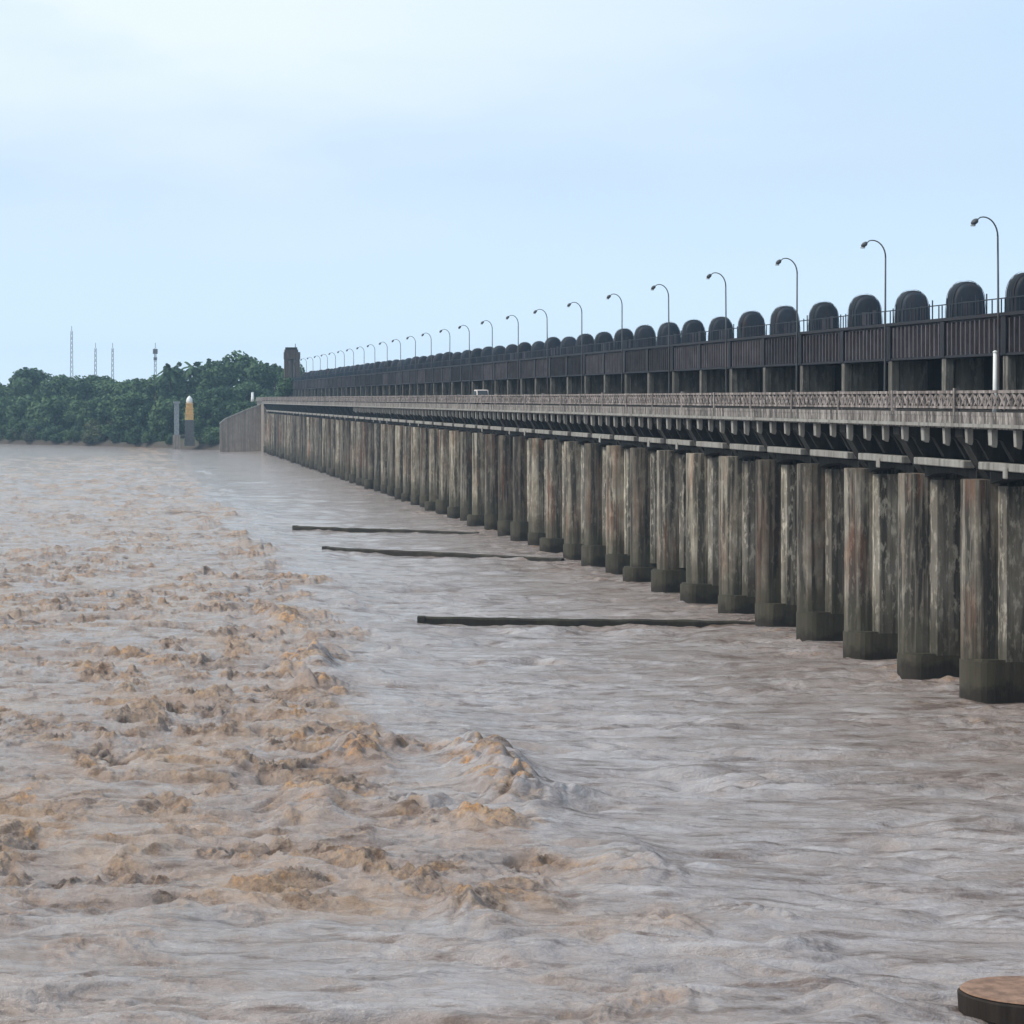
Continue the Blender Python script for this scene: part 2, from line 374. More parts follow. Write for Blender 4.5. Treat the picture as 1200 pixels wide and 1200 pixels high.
    frc = mix(tt, ramp(tt, mb3, [(.46, 0), (.62, 1)]), (.52, .345, .20), (.68, .32, .09))
    frc = mix(tt, ramp(tt, spk, [(.42, .75), (.52, 0)]), frc, (.15, .095, .062)); frc = mix(tt, ramp(tt, spk, [(.56, 0), (.66, .8)]), frc, (.62, .52, .42))
    drift = noise(tt, p, .12, 6, .7, (1, .45, 1))
    c = mix(tt, math_(tt, 'MULTIPLY', ch, ramp(tt, drift, [(.46, 0), (.62, .42)])), c, (.43, .285, .175))        # drifts of tan scum
    c = mix(tt, fo, c, frc)                                                             # silt-laden yellow-brown froth
    tt.links.new(c, b.inputs['Base Color'])
    ro = math_(tt, 'ADD', .13, math_(tt, 'MULTIPLY', bu, .12)); tt.links.new(ro, b.inputs['Roughness'])
    sp = math_(tt, 'SUBTRACT', .65, math_(tt, 'MULTIPLY', math_(tt, 'MAXIMUM', bu, math_(tt, 'MULTIPLY', ch, .7)), .36)); tt.links.new(sp, b.inputs['Specular IOR Level'])
    b.inputs['IOR'].default_value = 1.33
    rip = noise(tt, p, 1.6, 6, .7, (.5, 1, 1))
    rip2 = noise(tt, p, 5.0, 5, .75, (.7, 1, 1))
    bump(tt, b, mix(tt, math_(tt, 'ADD', .12, math_(tt, 'MULTIPLY', bu, .5)), rip, rip2), .95, .35)
    me.materials.append(m)
    o = bpy.data.objects.new('water', me); C.objects.link(o); tag(o, kind='structure'); return o
make_water()

# ------------------------------------------------------------------ far bank and land behind it
def bank_y(px):                                                    # waterline of the far bank along the photo's columns
    return CAM_H*F/((520 + 6.0*px/250) - 467)
LINE = [(-1450, 1420), (-500, 1330), (-200, 1240), (-100, 1180)] + [(ptx(px, bank_y(px)), bank_y(px)) for px in (0, 40, 80, 120, 160, 200, 240, 258)] + [(60, 1030), (140, 1010), (400, 990), (1450, 960)]
def make_bank():
    prof = [(-4, -1.5), (0, .05), (3, 1.6), (9, 3.0), (25, 3.6), (90, 4.0), (400, 4.5), (1000, 5.0)]
    vs = []; fs = []; n = len(prof)
    for (x, y) in LINE:
        for (o, z) in prof:
            yy = min(y+o, 2450) if o < 1000 else 2450
            vs.append((x, yy, z + (random.uniform(-.4, .4) if 0 < o < 400 else 0)))
    for i in range(len(LINE)-1):
        for j in range(n-1): fs.append((i*n+j, (i+1)*n+j, (i+1)*n+j+1, i*n+j+1))
    mb = MB(); mb.v = vs; mb.f = fs
    m, t, b = mat('bank_ground'); p = pos(t)
    c = mix(t, maprange(t, sepz(t, p)[2], 1.0, 2.6), (.075, .058, .042), mix(t, ramp(t, noise(t, p, .15, 5), [(.4, 0), (.6, 1)]), (.05, .065, .028), (.08, .075, .04)))
    t.links.new(c, b.inputs['Base Color']); b.inputs['Roughness'].default_value = .95
    o = mb.build('terrain', m, smooth=True); tag(o, kind='structure')
make_bank()

# ------------------------------------------------------------------ the barrage
PITCH = 14.0; K0, K1 = -4, 57
def yp(k): return 175.7 + PITCH*k                                  # centre of pier k
XN = 50.0                                                          # pier noses
XE = 49.5                                                          # edge of the road deck
XG = 56.8                                                          # face of the hoist girder
Y0, Y1 = yp(K0)-6, yp(K1)+8
barrage = empty('barrage', (XN, yp(0), 0))
tag(barrage, 'long weathered concrete barrage with tall piers, road deck and dark steel hoist girder', 'barrage')
BI = Vector((-XN, -yp(0), 0))
def part(mb, name, m, parent=None, **k):
    o = mb.build(name, m, parent if parent is not None else barrage, **k)
    if parent is None: o.location = BI
    return o
YG1 = yp(54)+1                                                     # far end of the hoist girder
ncross = 0; extra = MB()
for k in range(K0, K1+1):
    y = yp(k); t = 1.3
    nose = [(XN+.02+1.15*(1-math.cos(R(a))**.8 if abs(a) < 90 else 1), y+t*math.sin(R(a))) for a in (-90, -75, -60, -45, -30, -15, 0, 15, 30, 45, 60, 75, 90)]
    mb = MB(); mb.prism([(70, y-t)] + nose + [(70, y+t)], 'z', -3, 12.75)
    pier = part(mb, 'pier', 'pier')
    # lighter rectangular pilaster on the side that faces the near bank, chamfered
    w = .12*random.uniform(-1, 1); b0 = random.uniform(1.3, 2.5)
    mb = MB(); x0, x1 = 51.7+w, 53.8+w
    mb.prism([(x0, y-t+.05), (x0, y-t-.42), (x0+.3, y-t-.68), (x1-.3, y-t-.68), (x1, y-t-.42), (x1, y-t+.05)], 'z', b0-.4, 12.4)
    part(mb, 'pilaster', 'pilaster', pier)
    # footing with its own small nose; a few are broader
    g = random.uniform(.02, .08) if k < 5 else random.choice([.05, .1, .3, .5, .7])
    fh = b0 if k < 5 else random.uniform(1.3, 2.5)
    tf = t+.76
    mb = MB(); fp = [(XN-g+1.4*(1-math.cos(R(a))**.7 if abs(a) < 90 else 1), y+(tf if a < 0 else t+.15)*math.sin(R(a))) for a in (-90, -78, -65, -50, -35, -18, 0, 20, 45, 70, 90)]
    mb.prism([(69, y-tf)] + fp + [(69, y+t+.15)], 'z', -3, min(fh, b0-.05)-.12); mb.prism([(69, y-tf+.12)] + [(px_+.12, y+(py_-y)*.94) for px_, py_ in fp] + [(69, y+t+.05)], 'z', min(fh, b0-.05)-.119, min(fh, b0-.05))
    part(mb, 'footing', 'footing', pier)
    # corbel that carries the deck out over the nose
    mb = MB(); mb.prism([(56, 15.7), (XE+.35, 15.7), (XE+.35, 15.25), (50.3, 14.7), (50.9, 13.6), (51.5, 12.76), (56, 12.76)], 'y', y-.75, y+.75)
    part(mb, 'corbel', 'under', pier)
    # hoist column on the pier: a pale post with a deeper dark cross wall behind it
    if yp(k) < YG1+2:
        mb = MB(); mb.box(XG-.05, XG+.55, y-.45, y+.45, 16.76, 20.24)
        mb.box(XG-.25, XG+.65, y-.62, y+.62, 16.76, 17.9)
        col = part(mb, 'hoist_column', 'post', bevel=.04)
        mb = MB(); mb.box(XG+.56, XG+2.6, y-.35, y+.35, 16.76, 20.24)
        part(mb, 'cross_wall', 'post', col)
    if k == K1: continue
    y2 = yp(k+1)
    # one bay: edge beam, arch rib, unseen gate added to block upstream light
    mb = MB(); mb.box(50.55, 51.25, y+1.5, y2-1.5, 13.36, 13.82); 
    if random.random() < .4: mb.box(50.45, 50.56, (y+y2)/2-.4, (y+y2)/2+.4, 12.95, 13.6)
    part(mb, 'edge_beam', 'stub', bevel=.05)
    arc = [(y+t+.02, 13.24), (y+t+.02, 12.55)]
    for q in range(13):
        a = q/12; arc.append((y+t+.3+(y2-y-2*t-.6)*a, 12.55+.4*math.sin(math.pi*a)**.7))
    arc += [(y2-t-.02, 12.55), (y2-t-.02, 13.24)]
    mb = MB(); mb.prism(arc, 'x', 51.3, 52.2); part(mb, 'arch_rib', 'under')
    mb = MB(); mb.box(60, 60.3, y+t, y2-t, 1.2, 12.0)
    for z in (2.5, 5, 7.5, 10): mb.box(59.7, 59.98, y+t, y2-t, z, z+.3)
    part(mb, 'gate', 'gate')
    # pale beam ends hanging below the deck edge, three to a bay
    for q in range(3):
        yy = y + PITCH*(q+.5)/3; wd = .34 if q == 1 else .22; dz = random.uniform(-.12, .12)
        def beam(mb): 
            mb.prism([(XE+.46, 15.74), (XE+.46, 15.2), (XE+.75, 15.1), (50.9, 13.92), (55.8, 13.92), (55.8, 15.74)], 'y', yy-wd, yy+wd)
            return mb
        if k >= -2 and ncross < 100:
            cb = part(beam(MB()), 'cross_beam', 'under'); ncross += 1
            mb = MB(); mb.prism([(XE+.10, 15.74), (XE+.14, 14.85+dz), (XE+.40, 14.72+dz), (XE+.455, 15.0), (XE+.455, 15.74)], 'y', yy-wd-.03, yy+wd+.03)
            part(mb, 'beam_end', 'stub', cb)
        else: beam(extra)
    # hoist girder panel with upright stiffeners
    if yp(k+1) < YG1:
        mb = MB(); mb.box(XG+.1, XG+.16, y, y2, 20.3, 22.75)
        gp = part(mb, 'girder_panel', 'girder')
        mb = MB(); ns = 13
        for q in range(1, ns):
            yy = y + PITCH*q/ns
            mb.box(XG-.10, XG+.098, yy-.09, yy+.09, 20.42, 22.62)
        part(mb, 'stiffener', 'stiff', gp)
        mb = MB(); mb.box(XG-.16, XG+.3, y-.5, y+.5, 20.32, 22.72); part(mb, 'splice_plate', 'flange', gp)
o = part(extra, 'cross_beam', 'under'); tag(o, kind='stuff')
# deck slab, fascia, road
mb = MB(); mb.box(XE, 66, Y0, Y1, 15.76, 16.5); mb.box(XE-.02, XE+.45, Y0, Y1, 16.5, 16.72)
fascia = part(mb, 'deck_slab', 'deck')
mb = MB(); mb.box(XE+.46, 56.2, Y0, Y1, 16.504, 16.56); part(mb, 'road', 'asphalt')
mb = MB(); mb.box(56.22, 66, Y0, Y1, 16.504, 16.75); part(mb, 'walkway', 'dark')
mb = MB(); mb.box(XE-.16, XE-.03, Y0, Y1, 15.85, 16.05); part(mb, 'ledge', 'stub')
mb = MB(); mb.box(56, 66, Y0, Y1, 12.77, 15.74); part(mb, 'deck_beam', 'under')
mb = MB(); mb.box(XG-.18, XG+.6, Y0, YG1, 22.76, 22.98); mb.box(XG-.12, XG+.5, Y0, YG1, 20.25, 20.41)
part(mb, 'flange', 'flange')
mb = MB(); mb.box(XG+.62, 65.5, Y0, YG1, 22.6, 22.9); mb.box(65.2, 65.5, Y0, YG1, 16.76, 22.58); mb.box(XG+.3, 65.2, Y0, YG1, 20.5, 20.7)
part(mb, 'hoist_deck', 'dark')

# deck railing (a fence of its own on the deck edge)
rl = empty('deck_railing', (XE+.2, yp(0), 16.72)); RI = Vector((-XE-.2, -yp(0), -16.72))
tag(rl, 'pale pinkish lattice railing running along the edge of the road deck', 'railing')
def rpart(mb, name, m):
    o = mb.build(name, m, rl); o.location = RI; return o
mb = MB(); mb.box(XE+.10, XE+.30, Y0, Y1, 17.80, 17.97); rpart(mb, 'top_rail', 'rail')
mb = MB(); mb.box(XE+.11, XE+.29, Y0, Y1, 16.92, 17.06); rpart(mb, 'bottom_rail', 'rail')
mb = MB(); yy = Y0+.2
while yy < Y1-1.6:
    a = 1.12
    mb.bar((XE+.17, yy, 17.05), (XE+.17, yy+a, 17.81), .15, .10); mb.bar((XE+.235, yy+a, 17.05), (XE+.235, yy, 17.81), .15, .10)
    mb.box(XE+.14, XE+.26, yy+a+.02, yy+a+.13, 17.05, 17.80)
    yy += 1.27
rpart(mb, 'lattice', 'rail')
for k in range(K0, K1+1):
    mb = MB(); mb.box(XE+.05, XE+.36, yp(k)-.2, yp(k)+.2, 16.725, 18.02 + (.1 if k % 3 == 0 else 0)); rpart(mb, 'post', 'rail')
# light steel railing on top of the hoist girder
gr = empty('girder_railing', (XG, yp(0), 22.98)); GI = Vector((-XG, -yp(0), -22.98))
tag(gr, 'thin dark picket railing standing along the top of the hoist girder', 'railing')
mb = MB(); mb.box(XG+.02, XG+.09, Y0, YG1, 23.86, 23.93); o = mb.build('handrail', 'hood', gr); o.location = GI
rest = MB(); yy = Y0+.3; npk = 0
while yy < YG1:
    hgt = random.choice([23.85, 23.85, 24.05, 24.3]); near = yy > 185 and npk < 100
    mb = MB() if near else rest
    mb.box(XG+.02, XG+.09, yy-.04, yy+.04, 22.985, hgt); yy += random.choice([.8, .8, 1.2, 1.6])
    if near: o = mb.build('picket', 'hood', gr); o.location = GI; npk += 1
o = rest.build('picket', 'hood', gr); o.location = GI; tag(o, kind='stuff')

# hoist covers on the girder, one over each bay
def make_hood():
    root = empty('hoist_cover', (0, 0, 0))
    prof = []
    for q in range(17):
        a = math.pi*q/16; ca, sa = math.cos(a), math.sin(a)
        prof.append((-1.04*math.copysign(abs(ca)**.86, ca), 1.25 + 1.55*sa**.95))
    prof = [(-1.10, 0), (-1.09, .7)] + prof + [(1.09, .7), (1.10, 0)]
    mb = MB(); n = len(prof); yr = [(-1.0, .60), (-.93, .76), (-.75, .90), (-.45, .98), (0, 1.0), (.45, .98), (.75, .90), (.93, .76), (1.0, .60)]
    vs = []; fs = []
    for (y, s) in yr: vs += [(x*(.45+.55*s), y, z*(.62+.38*s)) for (x, z) in prof]
    for i in range(len(yr)-1):
        for j in range(n-1): fs.append((i*n+j, i*n+j+1, (i+1)*n+j+1, (i+1)*n+j))
    fs += [tuple(range(n)), tuple(range((len(yr)-1)*n, len(yr)*n))[::-1]]
    mb.add(vs, fs); mb.build('shell', 'hood', root, smooth=True)
    mb = MB()
    for y, e in ((-.72, .985), (-.36, 1.02), (0, 1.035), (.36, 1.02), (.72, .985)):
        vs = []; fs = []
        for (yy, s) in ((y-.06, e), (y+.06, e)): vs += [(x*s, yy, z*s) for (x, z) in prof]
        for j in range(n-1): fs.append((j, j+1, n+j+1, n+j))
        mb.add(vs, fs)
    mb.build('band', 'flange', root)
    mb = MB(); mb.box(-.45, .15, -1.04, -.9, .3, 1.35); mb.box(.3, .55, -1.04, -.9, .4, 1.5); mb.build('hatch', 'stiff', root)
    mb = MB(); mb.box(-1.3, 1.3, -1.2, 1.2, -.12, .06); mb.build('base_frame', 'flange', root)
    return root
hood = make_hood(); reg(hood); first = True
for k in range(0, 53):
    y = yp(k+1)+7.0
    o = hood if first else copy_tree(hood); first = False
    s = random.uniform(.96, 1.06)
    o.location = (60.2 + random.uniform(-.08, .08), y, 23.02); o.scale = (s*1.07, 1.1, s*random.uniform(.93, .98)); o.rotation_euler.z = R(random.uniform(-2, 2))
    j = k//2
    if k == 0: lb = 'dark rounded hoist cover cut off by the right edge of the photo'
    elif j < 10:
        lb = f"dark rounded hoist cover, {'nearer' if k % 2 == 0 else 'farther'} of two between {ORD[j]} and {ORD[j+1]} lamps from right"
    else: lb = 'small bluish hoist cover in the far row where covers merge together'
    tag(o, lb, 'hoist cover', 'rounded hoist covers along the top of the barrage')

# street lamps, one every second pier
def make_lamp():
    root = empty('street_lamp', (0, 0, 0))
    pts = [(0, 0, 0), (0, 0, 1), (0, 0, 6), (0, 0, 11.0)]; rr = [.115, .09, .072, .058]
    mb = MB().tube(pts, rr, 10); mb.build('pole', 'lamp', root, smooth=True)
    mb = MB(); arm = []
    for q in range(9):
        a = math.pi*.5*q/8; arm.append((-.95+.95*math.cos(a), 0, 11.0+1.25*math.sin(a)))
    arm += [(-1.15, 0, 12.22), (-1.32, 0, 12.08)]
    mb.tube(arm, [.058-.002*i for i in range(len(arm))], 8); mb.build('arm', 'lamp', root, smooth=True)
    # lantern: flattened egg, open end down
    mb = MB(); vs = []; fs = []; rings = [(0, .05), (.06, .20), (.2, .27), (.36, .24), (.46, .12), (.5, .03)]
    for (u, r) in rings:
        for q in range(10):
            a = 2*math.pi*q/10; vs.append((-1.28-u*.95, r*math.cos(a), 12.03-u*.35 + r*.75*math.sin(a)))
    for i in range(len(rings)-1):
        for q in range(10): fs.append((i*10+q, i*10+(q+1) % 10, (i+1)*10+(q+1) % 10, (i+1)*10+q))
    fs += [tuple(range(10)), tuple(range(50, 60))]
    mb.add(vs, fs); hd = mb.build('lantern', 'lamp', root, smooth=True)
    mb = MB(); mb.prism([(-1.62+.17*math.cos(a*math.pi/4), .15*math.sin(a*math.pi/4)) for a in range(8)], 'z', 11.66, 11.76); mb.build('lens', 'lens', hd)
    mb = MB(); mb.prism([(.28*math.cos(a*math.pi/4), .28*math.sin(a*math.pi/4)) for a in range(8)], 'z', 0, .35); mb.build('base', 'lamp', root)
    return root
lamp = make_lamp(); reg(lamp)
for j in range(0, 27):
    y = yp(1+2*j)
    o = lamp if j == 0 else copy_tree(lamp)
    o.location = (XG-.42, y, 16.78); o.rotation_euler.z = R(random.uniform(-9, 9)); o.rotation_euler.y = R(random.uniform(-.5, .5))
    if j == 0: lb = 'tall curved street lamp farthest right, rising in front of the dark girder'
    elif j < 13: lb = f'tall curved street lamp on the barrage, {ORD[j]} lamp from the right edge'
    else: lb = 'faint far street lamp beyond the thirteenth lamp, near the wooded bank'
    tag(o, lb, 'street lamp', 'street lamps along the barrage road')

# white painted posts on the road
def white_post(x, y, z0, h, w, label):
    root = empty('white_post', (x, y, z0))
    mb = MB().tube([(0, 0, 0), (0, 0, h*.3), (0, 0, h)], [w*1.25, w, w*.8], 10); mb.build('shaft', 'white', root, smooth=True)
    mb = MB().tube([(0, 0, h), (0, 0, h+.07), (0, 0, h+.12)], [w*1.0, w*.9, w*.3], 10); mb.build('cap', 'white', root)
    tag(root, label, 'post')
white_post(55.75, 188.4, 16.56, 3.85, .16, 'bright white painted post beside the rightmost street lamp on the road')
white_post(ptx(296, 1000), 1000, 16.5, 3.0, .5, 'small white post at the far end of the deck railing')

# pale van on the road, its roof just over the railing
def make_van(x, y):
    root = empty('parked_van', (x, y, 16.56))
    side = [(-2.1, .35), (-2.1, 1.0), (-1.5, 1.25), (-.9, 2.15), (1.9, 2.2), (2.1, 2.0), (2.1, .35)]
    mb = MB().prism([(p[0], p[1]) for p in side], 'x', -.85, .85); mb.build('body', 'van', root, bevel=.06)
    for s in (-1, 1):
        mb = MB().prism([(-1.25, 1.3), (-.85, 2.0), (.2, 2.0), (.2, 1.3)], 'x', s*.857-.012, s*.857+.012); mb.build('window', 'glass', root)
        mb = MB().prism([(.35, 1.3), (.35, 2.0), (1.8, 2.0), (1.8, 1.3)], 'x', s*.857-.012, s*.857+.012); mb.build('window', 'glass', root)
        for yy in (-1.35, 1.35):
            mb = MB().prism([(yy+.34*math.cos(a*math.pi/8), .34+.34*math.sin(a*math.pi/8)) for a in range(16)], 'x', s*.78-.1, s*.78+.1); mb.build('wheel', 'tyre', root)
        mb = MB(); mb.box(s*.6-.15, s*.6+.15, -2.14, -2.08, .75, .95); mb.build('headlight', 'lens', root)
    mb = MB(); mb.add([(-.75, -1.5, 1.3), (.75, -1.5, 1.3), (.7, -.98, 2.08), (-.7, -.98, 2.08), (-.75, -1.47, 1.3), (.75, -1.47, 1.3), (.7, -.95, 2.08), (-.7, -.95, 2.08)],
           [(0,1,2,3),(7,6,5,4),(0,4,5,1),(1,5,6,2),(2,6,7,3),(3,7,4,0)]); mb.build('windscreen', 'glass', root)
    tag(root, 'pale pinkish van on the road deck, its roof showing above the railing', 'van')
make_van(52.6, 424)

# abutment at the far end
ab = empty('abutment', (50, yp(K1)+8, 0)); AI = Vector((-50, -yp(K1)-8, 0))
tag(ab, 'pale concrete abutment wall stepping down to the water at the far end', 'wall')
mb = MB(); ya = yp(K1)+8.05
mb.prism([(XN+.2, -3), (XN+.2, 15.7), (66, 15.7), (66, -3)], 'y', ya, ya+44)
o = mb.build('end_block', 'far', ab); o.location = AI
mb = MB(); mb.prism([(36.5, -3), (36.5, 9.0), (38.5, 10.6), (44.5, 13.2), (XN+.15, 15.2), (XN+.15, -3)], 'y', ya+18, ya+21)
o = mb.build('wing_wall', 'far', ab); o.location = AI
mb = MB(); 
for (x0, x1, z0, z1) in ((36.4, 38.6, 9.0, 10.8), (38.6, 44.6, 10.7, 13.3), (44.6, XN+.1, 13.3, 15.3)):
    mb.bar((x0, ya+19.5, z0+.1), (x1, ya+19.5, z1+.1), 3.3, .35)
o = mb.build('coping', 'stub', ab); o.location = AI
mb = MB(); mb.box(XN+.1, 60, ya, ya+44, 15.72, 16.6); mb.box(XE+.1, XE+.4, ya, ya+40, 16.62, 17.9)
o = mb.build('parapet', 'deck', ab); o.location = AI

# gantry tower where the girder ends
yt = YG1+7
tw = empty('gantry_tower', (57.5, yt, 16.5))
tag(tw, 'narrow brownish tower with a pale slot at the far end of the hoist girder', 'tower')
for x in (-2.2, 1.0):
    mb = MB(); mb.box(x-.8, x+.8, -1.5, 1.5, 0, 15.2); mb.build('leg', 'brown', tw)
mb = MB(); mb.box(-3.1, 1.95, -1.7, 1.7, 13.4, 15.6); mb.box(-2.9, 1.3, -1.6, 1.6, 15.6, 16.39); mb.build('top_house', 'brown', tw)
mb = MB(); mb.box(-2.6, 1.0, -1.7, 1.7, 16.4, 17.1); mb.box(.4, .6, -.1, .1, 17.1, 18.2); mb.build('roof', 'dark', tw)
mb = MB(); mb.box(-1.38, -.75, -.7, .7, 0, 13.38); mb.box(-.25, .18, -.7, .7, 0, 13.38); mb.box(-.74, -.26, .3, .6, 0, 13.38); mb.build('infill_wall', 'far', tw)

# divide walls that run from the piers out into the stream
def divide_wall(a, b, h, w, label, m='wall'):
    a = Vector(a); b = Vector(b); d = (b-a); ln = d.length; ang = math.atan2(d.y, d.x)
    root = empty('divide_wall', (a.x, a.y, 0), ang)
    n = 40; vs = []; fs = []; ph = random.uniform(0, 9)
    for i in range(n+1):
        x = ln*i/n; u = i/n
        wob = .03*math.sin(u*9+ph) + .03*math.sin(u*47+ph*2)
        top = h*(1.12-.35*u) + wob*.8; hw = w*(1.0+.08*math.sin(u*31+ph))
        vs += [(x, -hw, -2), (x, -hw, top-.12), (x, -hw+.12, top), (x, hw-.12, top), (x, hw, top-.12), (x, hw, -2)]
    for i in range(n):
        for j in range(5): fs.append((i*6+j, i*6+j+1, (i+1)*6+j+1, (i+1)*6+j))
    fs += [tuple(range(6)), tuple(range(n*6, n*6+6))[::-1]]
    mb = MB().add(vs, fs); mb.build('wall_body', m, root)
    mb = MB(); mb.box(-.4, .25, -w-.06, w+.06, -2, h*1.16+.06); mb.build('end_block', m, root, bevel=.06)
    tag(root, label, 'wall', 'low divide walls in the water')
divide_wall((24.6, 236), (50.3, 232.4), .24, .35, 'nearest low dark divide wall lying across the water from the piers')
divide_wall((25.2, 350), (49.3, 326), .12, .3, 'middle low dark divide wall in the water between two others', 'wall_pale')
divide_wall((25.2, 407), (47.8, 389), .14, .3, 'farthest low dark divide wall in the water, thinnest of three', 'wall_pale')

# round concrete well cap in the near corner
yc = 87.2; xc = ptx(1214, yc)
rc = empty('round_platform', (xc, yc, -.45))
tag(rc, 'round brown concrete platform rising from the water in the bottom right corner', 'platform')
def disc(z0, z1, r0, r1, n=72):
    mb = MB(); vs = []; prof = [(r0, z0), (r1, z1-.05), (r1-.05, z1), (0.001, z1+.02)]
    for (r, z) in prof:
        for q in range(n):
            a = 2*math.pi*q/n; rj = r*(1+.004*math.sin(5*a)+.003*math.sin(13*a+1)); vs.append((rj*math.cos(a), rj*math.sin(a), z))
    fs = [(i*n+q, i*n+(q+1) % n, (i+1)*n+(q+1) % n, (i+1)*n+q) for i in range(3) for q in range(n)]
    return mb.add(vs, fs)
disc(.02, .62, 2.17, 2.2).build('rim', 'rim', rc)
disc(.655, .70, 2.14, 2.13).build('cap', 'cap', rc)
disc(-3, .015, 1.95, 1.95).build('well', 'footing', rc)

# orange shrine tower and grey pillar at the far bank
ys_ = 1046; px = 222
sh = empty('shrine_tower', (ptx(px, ys_), ys_, 1.0))
tag(sh, 'small orange tower with a white top standing before the far trees', 'tower')
mb = MB(); mb.box(-1.5, 1.5, -1.5, 1.5, 0, 9.0); mb.box(-1.8, 1.8, -1.8, 1.8, 0, 2.5); mb.build('plinth', 'plinth', sh)
mb = MB()
for i, (w_, z0, z1) in enumerate(((1.4, 9.02, 11.2), (1.3, 11.2, 13.2), (1.15, 13.2, 14.8))): mb.box(-w_, w_, -w_, w_, z0, z1-.2); mb.box(-w_-.22, w_+.22, -w_-.22, w_+.22, z1-.2, z1)
mb.build('tower_body', 'orange', sh)
mb = MB().tube([(0, 0, 14.8), (0, 0, 15.6), (0, 0, 16.5), (0, 0, 17.1), (0, 0, 17.5)], [1.05, 1.15, .95, .5, .05], 12); mb.build('dome', 'white', sh, smooth=True)
pl = empty('concrete_pillar', (ptx(207, 1042), 1042, .6))
tag(pl, 'pale grey concrete pillar at the water just left of the orange tower', 'pillar')
mb = MB(); mb.box(-.85, .85, -.85, .85, 0, 15.2); mb.build('shaft', 'pillar', pl)
mb = MB(); mb.box(-1.2, 1.2, -1.2, 1.2, 15.2, 15.9); mb.build('capital', 'pillar', pl)
mb = MB(); mb.box(-1.3, 1.3, -1.3, 1.3, -1.5, 4.2); mb.build('base', 'far', pl)

# thin masts behind the wood
def mast(px, top, y, w, head, label):
    z = ptz(top, y); root = empty('lattice_mast', (ptx(px, y), y, 4)); h = z-4; mb = MB()
    for sx_, sy_ in ((-1, -1), (1, -1), (1, 1), (-1, 1)): mb.bar((sx_*w, sy_*w, 0), (sx_*w*.45, sy_*w*.45, h), .22)
    n = int(h/2.2)
    for i in range(n):
        z0, z1 = h*i/n, h*(i+1)/n; a, b = w*(1-.55*i/n), w*(1-.55*(i+1)/n)
        mb.bar((-a, -a, z0), (b, -b, z1), .14); mb.bar((a, a, z0), (-b, b, z1), .14); mb.bar((a, -a, z0), (b, b, z1), .14); mb.bar((-a, a, z0), (-b, -b, z1), .14)
    mb.build('lattice', 'mast', root)
    mb = MB()
    if head: mb.box(-1.1, 1.1, -1.1, 1.1, h-2.6, h-.4); mb.box(-.8, .8, -.8, .8, h-5.6, h-4.2)
    mb.tube([(0, 0, h), (0, 0, h+2.5)], .12, 6); mb.build('antenna', 'mast', root)
    tag(root, label, 'mast', 'thin masts behind the far wood')
mast(84, 388, 1420, .9, False, 'tallest faint lattice mast behind the wood, leftmost of four')
mast(112, 408, 1400, .8, False, 'short faint mast behind the wood, second from the left')
mast(132, 408, 1400, .8, False, 'short faint mast behind the wood, third from the left')
mast(182, 408, 1380, .8, True, 'mast with box-shaped antennas behind the wood, rightmost of four')

# ------------------------------------------------------------------ trees of the far bank
def leaf_cloud(lobes, n, size, flat=.7, seed=0):
    r = np.random.RandomState(seed); vs = []; fs = []
    wts = np.array([l[3]**2 for l in lobes]); wts = wts/wts.sum()
    for i in range(n):
        lx, ly, lz, lr = lobes[r.choice(len(lobes), p=wts)]
        d = r.normal(size=3); d /= np.linalg.norm(d)
        rad = lr*(.55+.5*r.rand()**.6)
        if r.rand() < .08: rad *= 1.15
        c = np.array([lx, ly, lz]) + d*rad*np.array([1, 1, flat+.15])
        nrm = d + r.normal(size=3)*.6; nrm /= np.linalg.norm(nrm)
        a = np.cross(nrm, [0.3, .2, 1]); a /= np.linalg.norm(a)+1e-6; b = np.cross(nrm, a)
        s = size*(.55+.8*r.rand()); q = len(vs)
        vs += [tuple(c+a*s), tuple(c+b*s*.7), tuple(c-a*s), tuple(c-b*s*.7)]; fs.append((q, q+1, q+2, q+3))
    mb = MB(); mb.v = vs; mb.f = fs; return mb
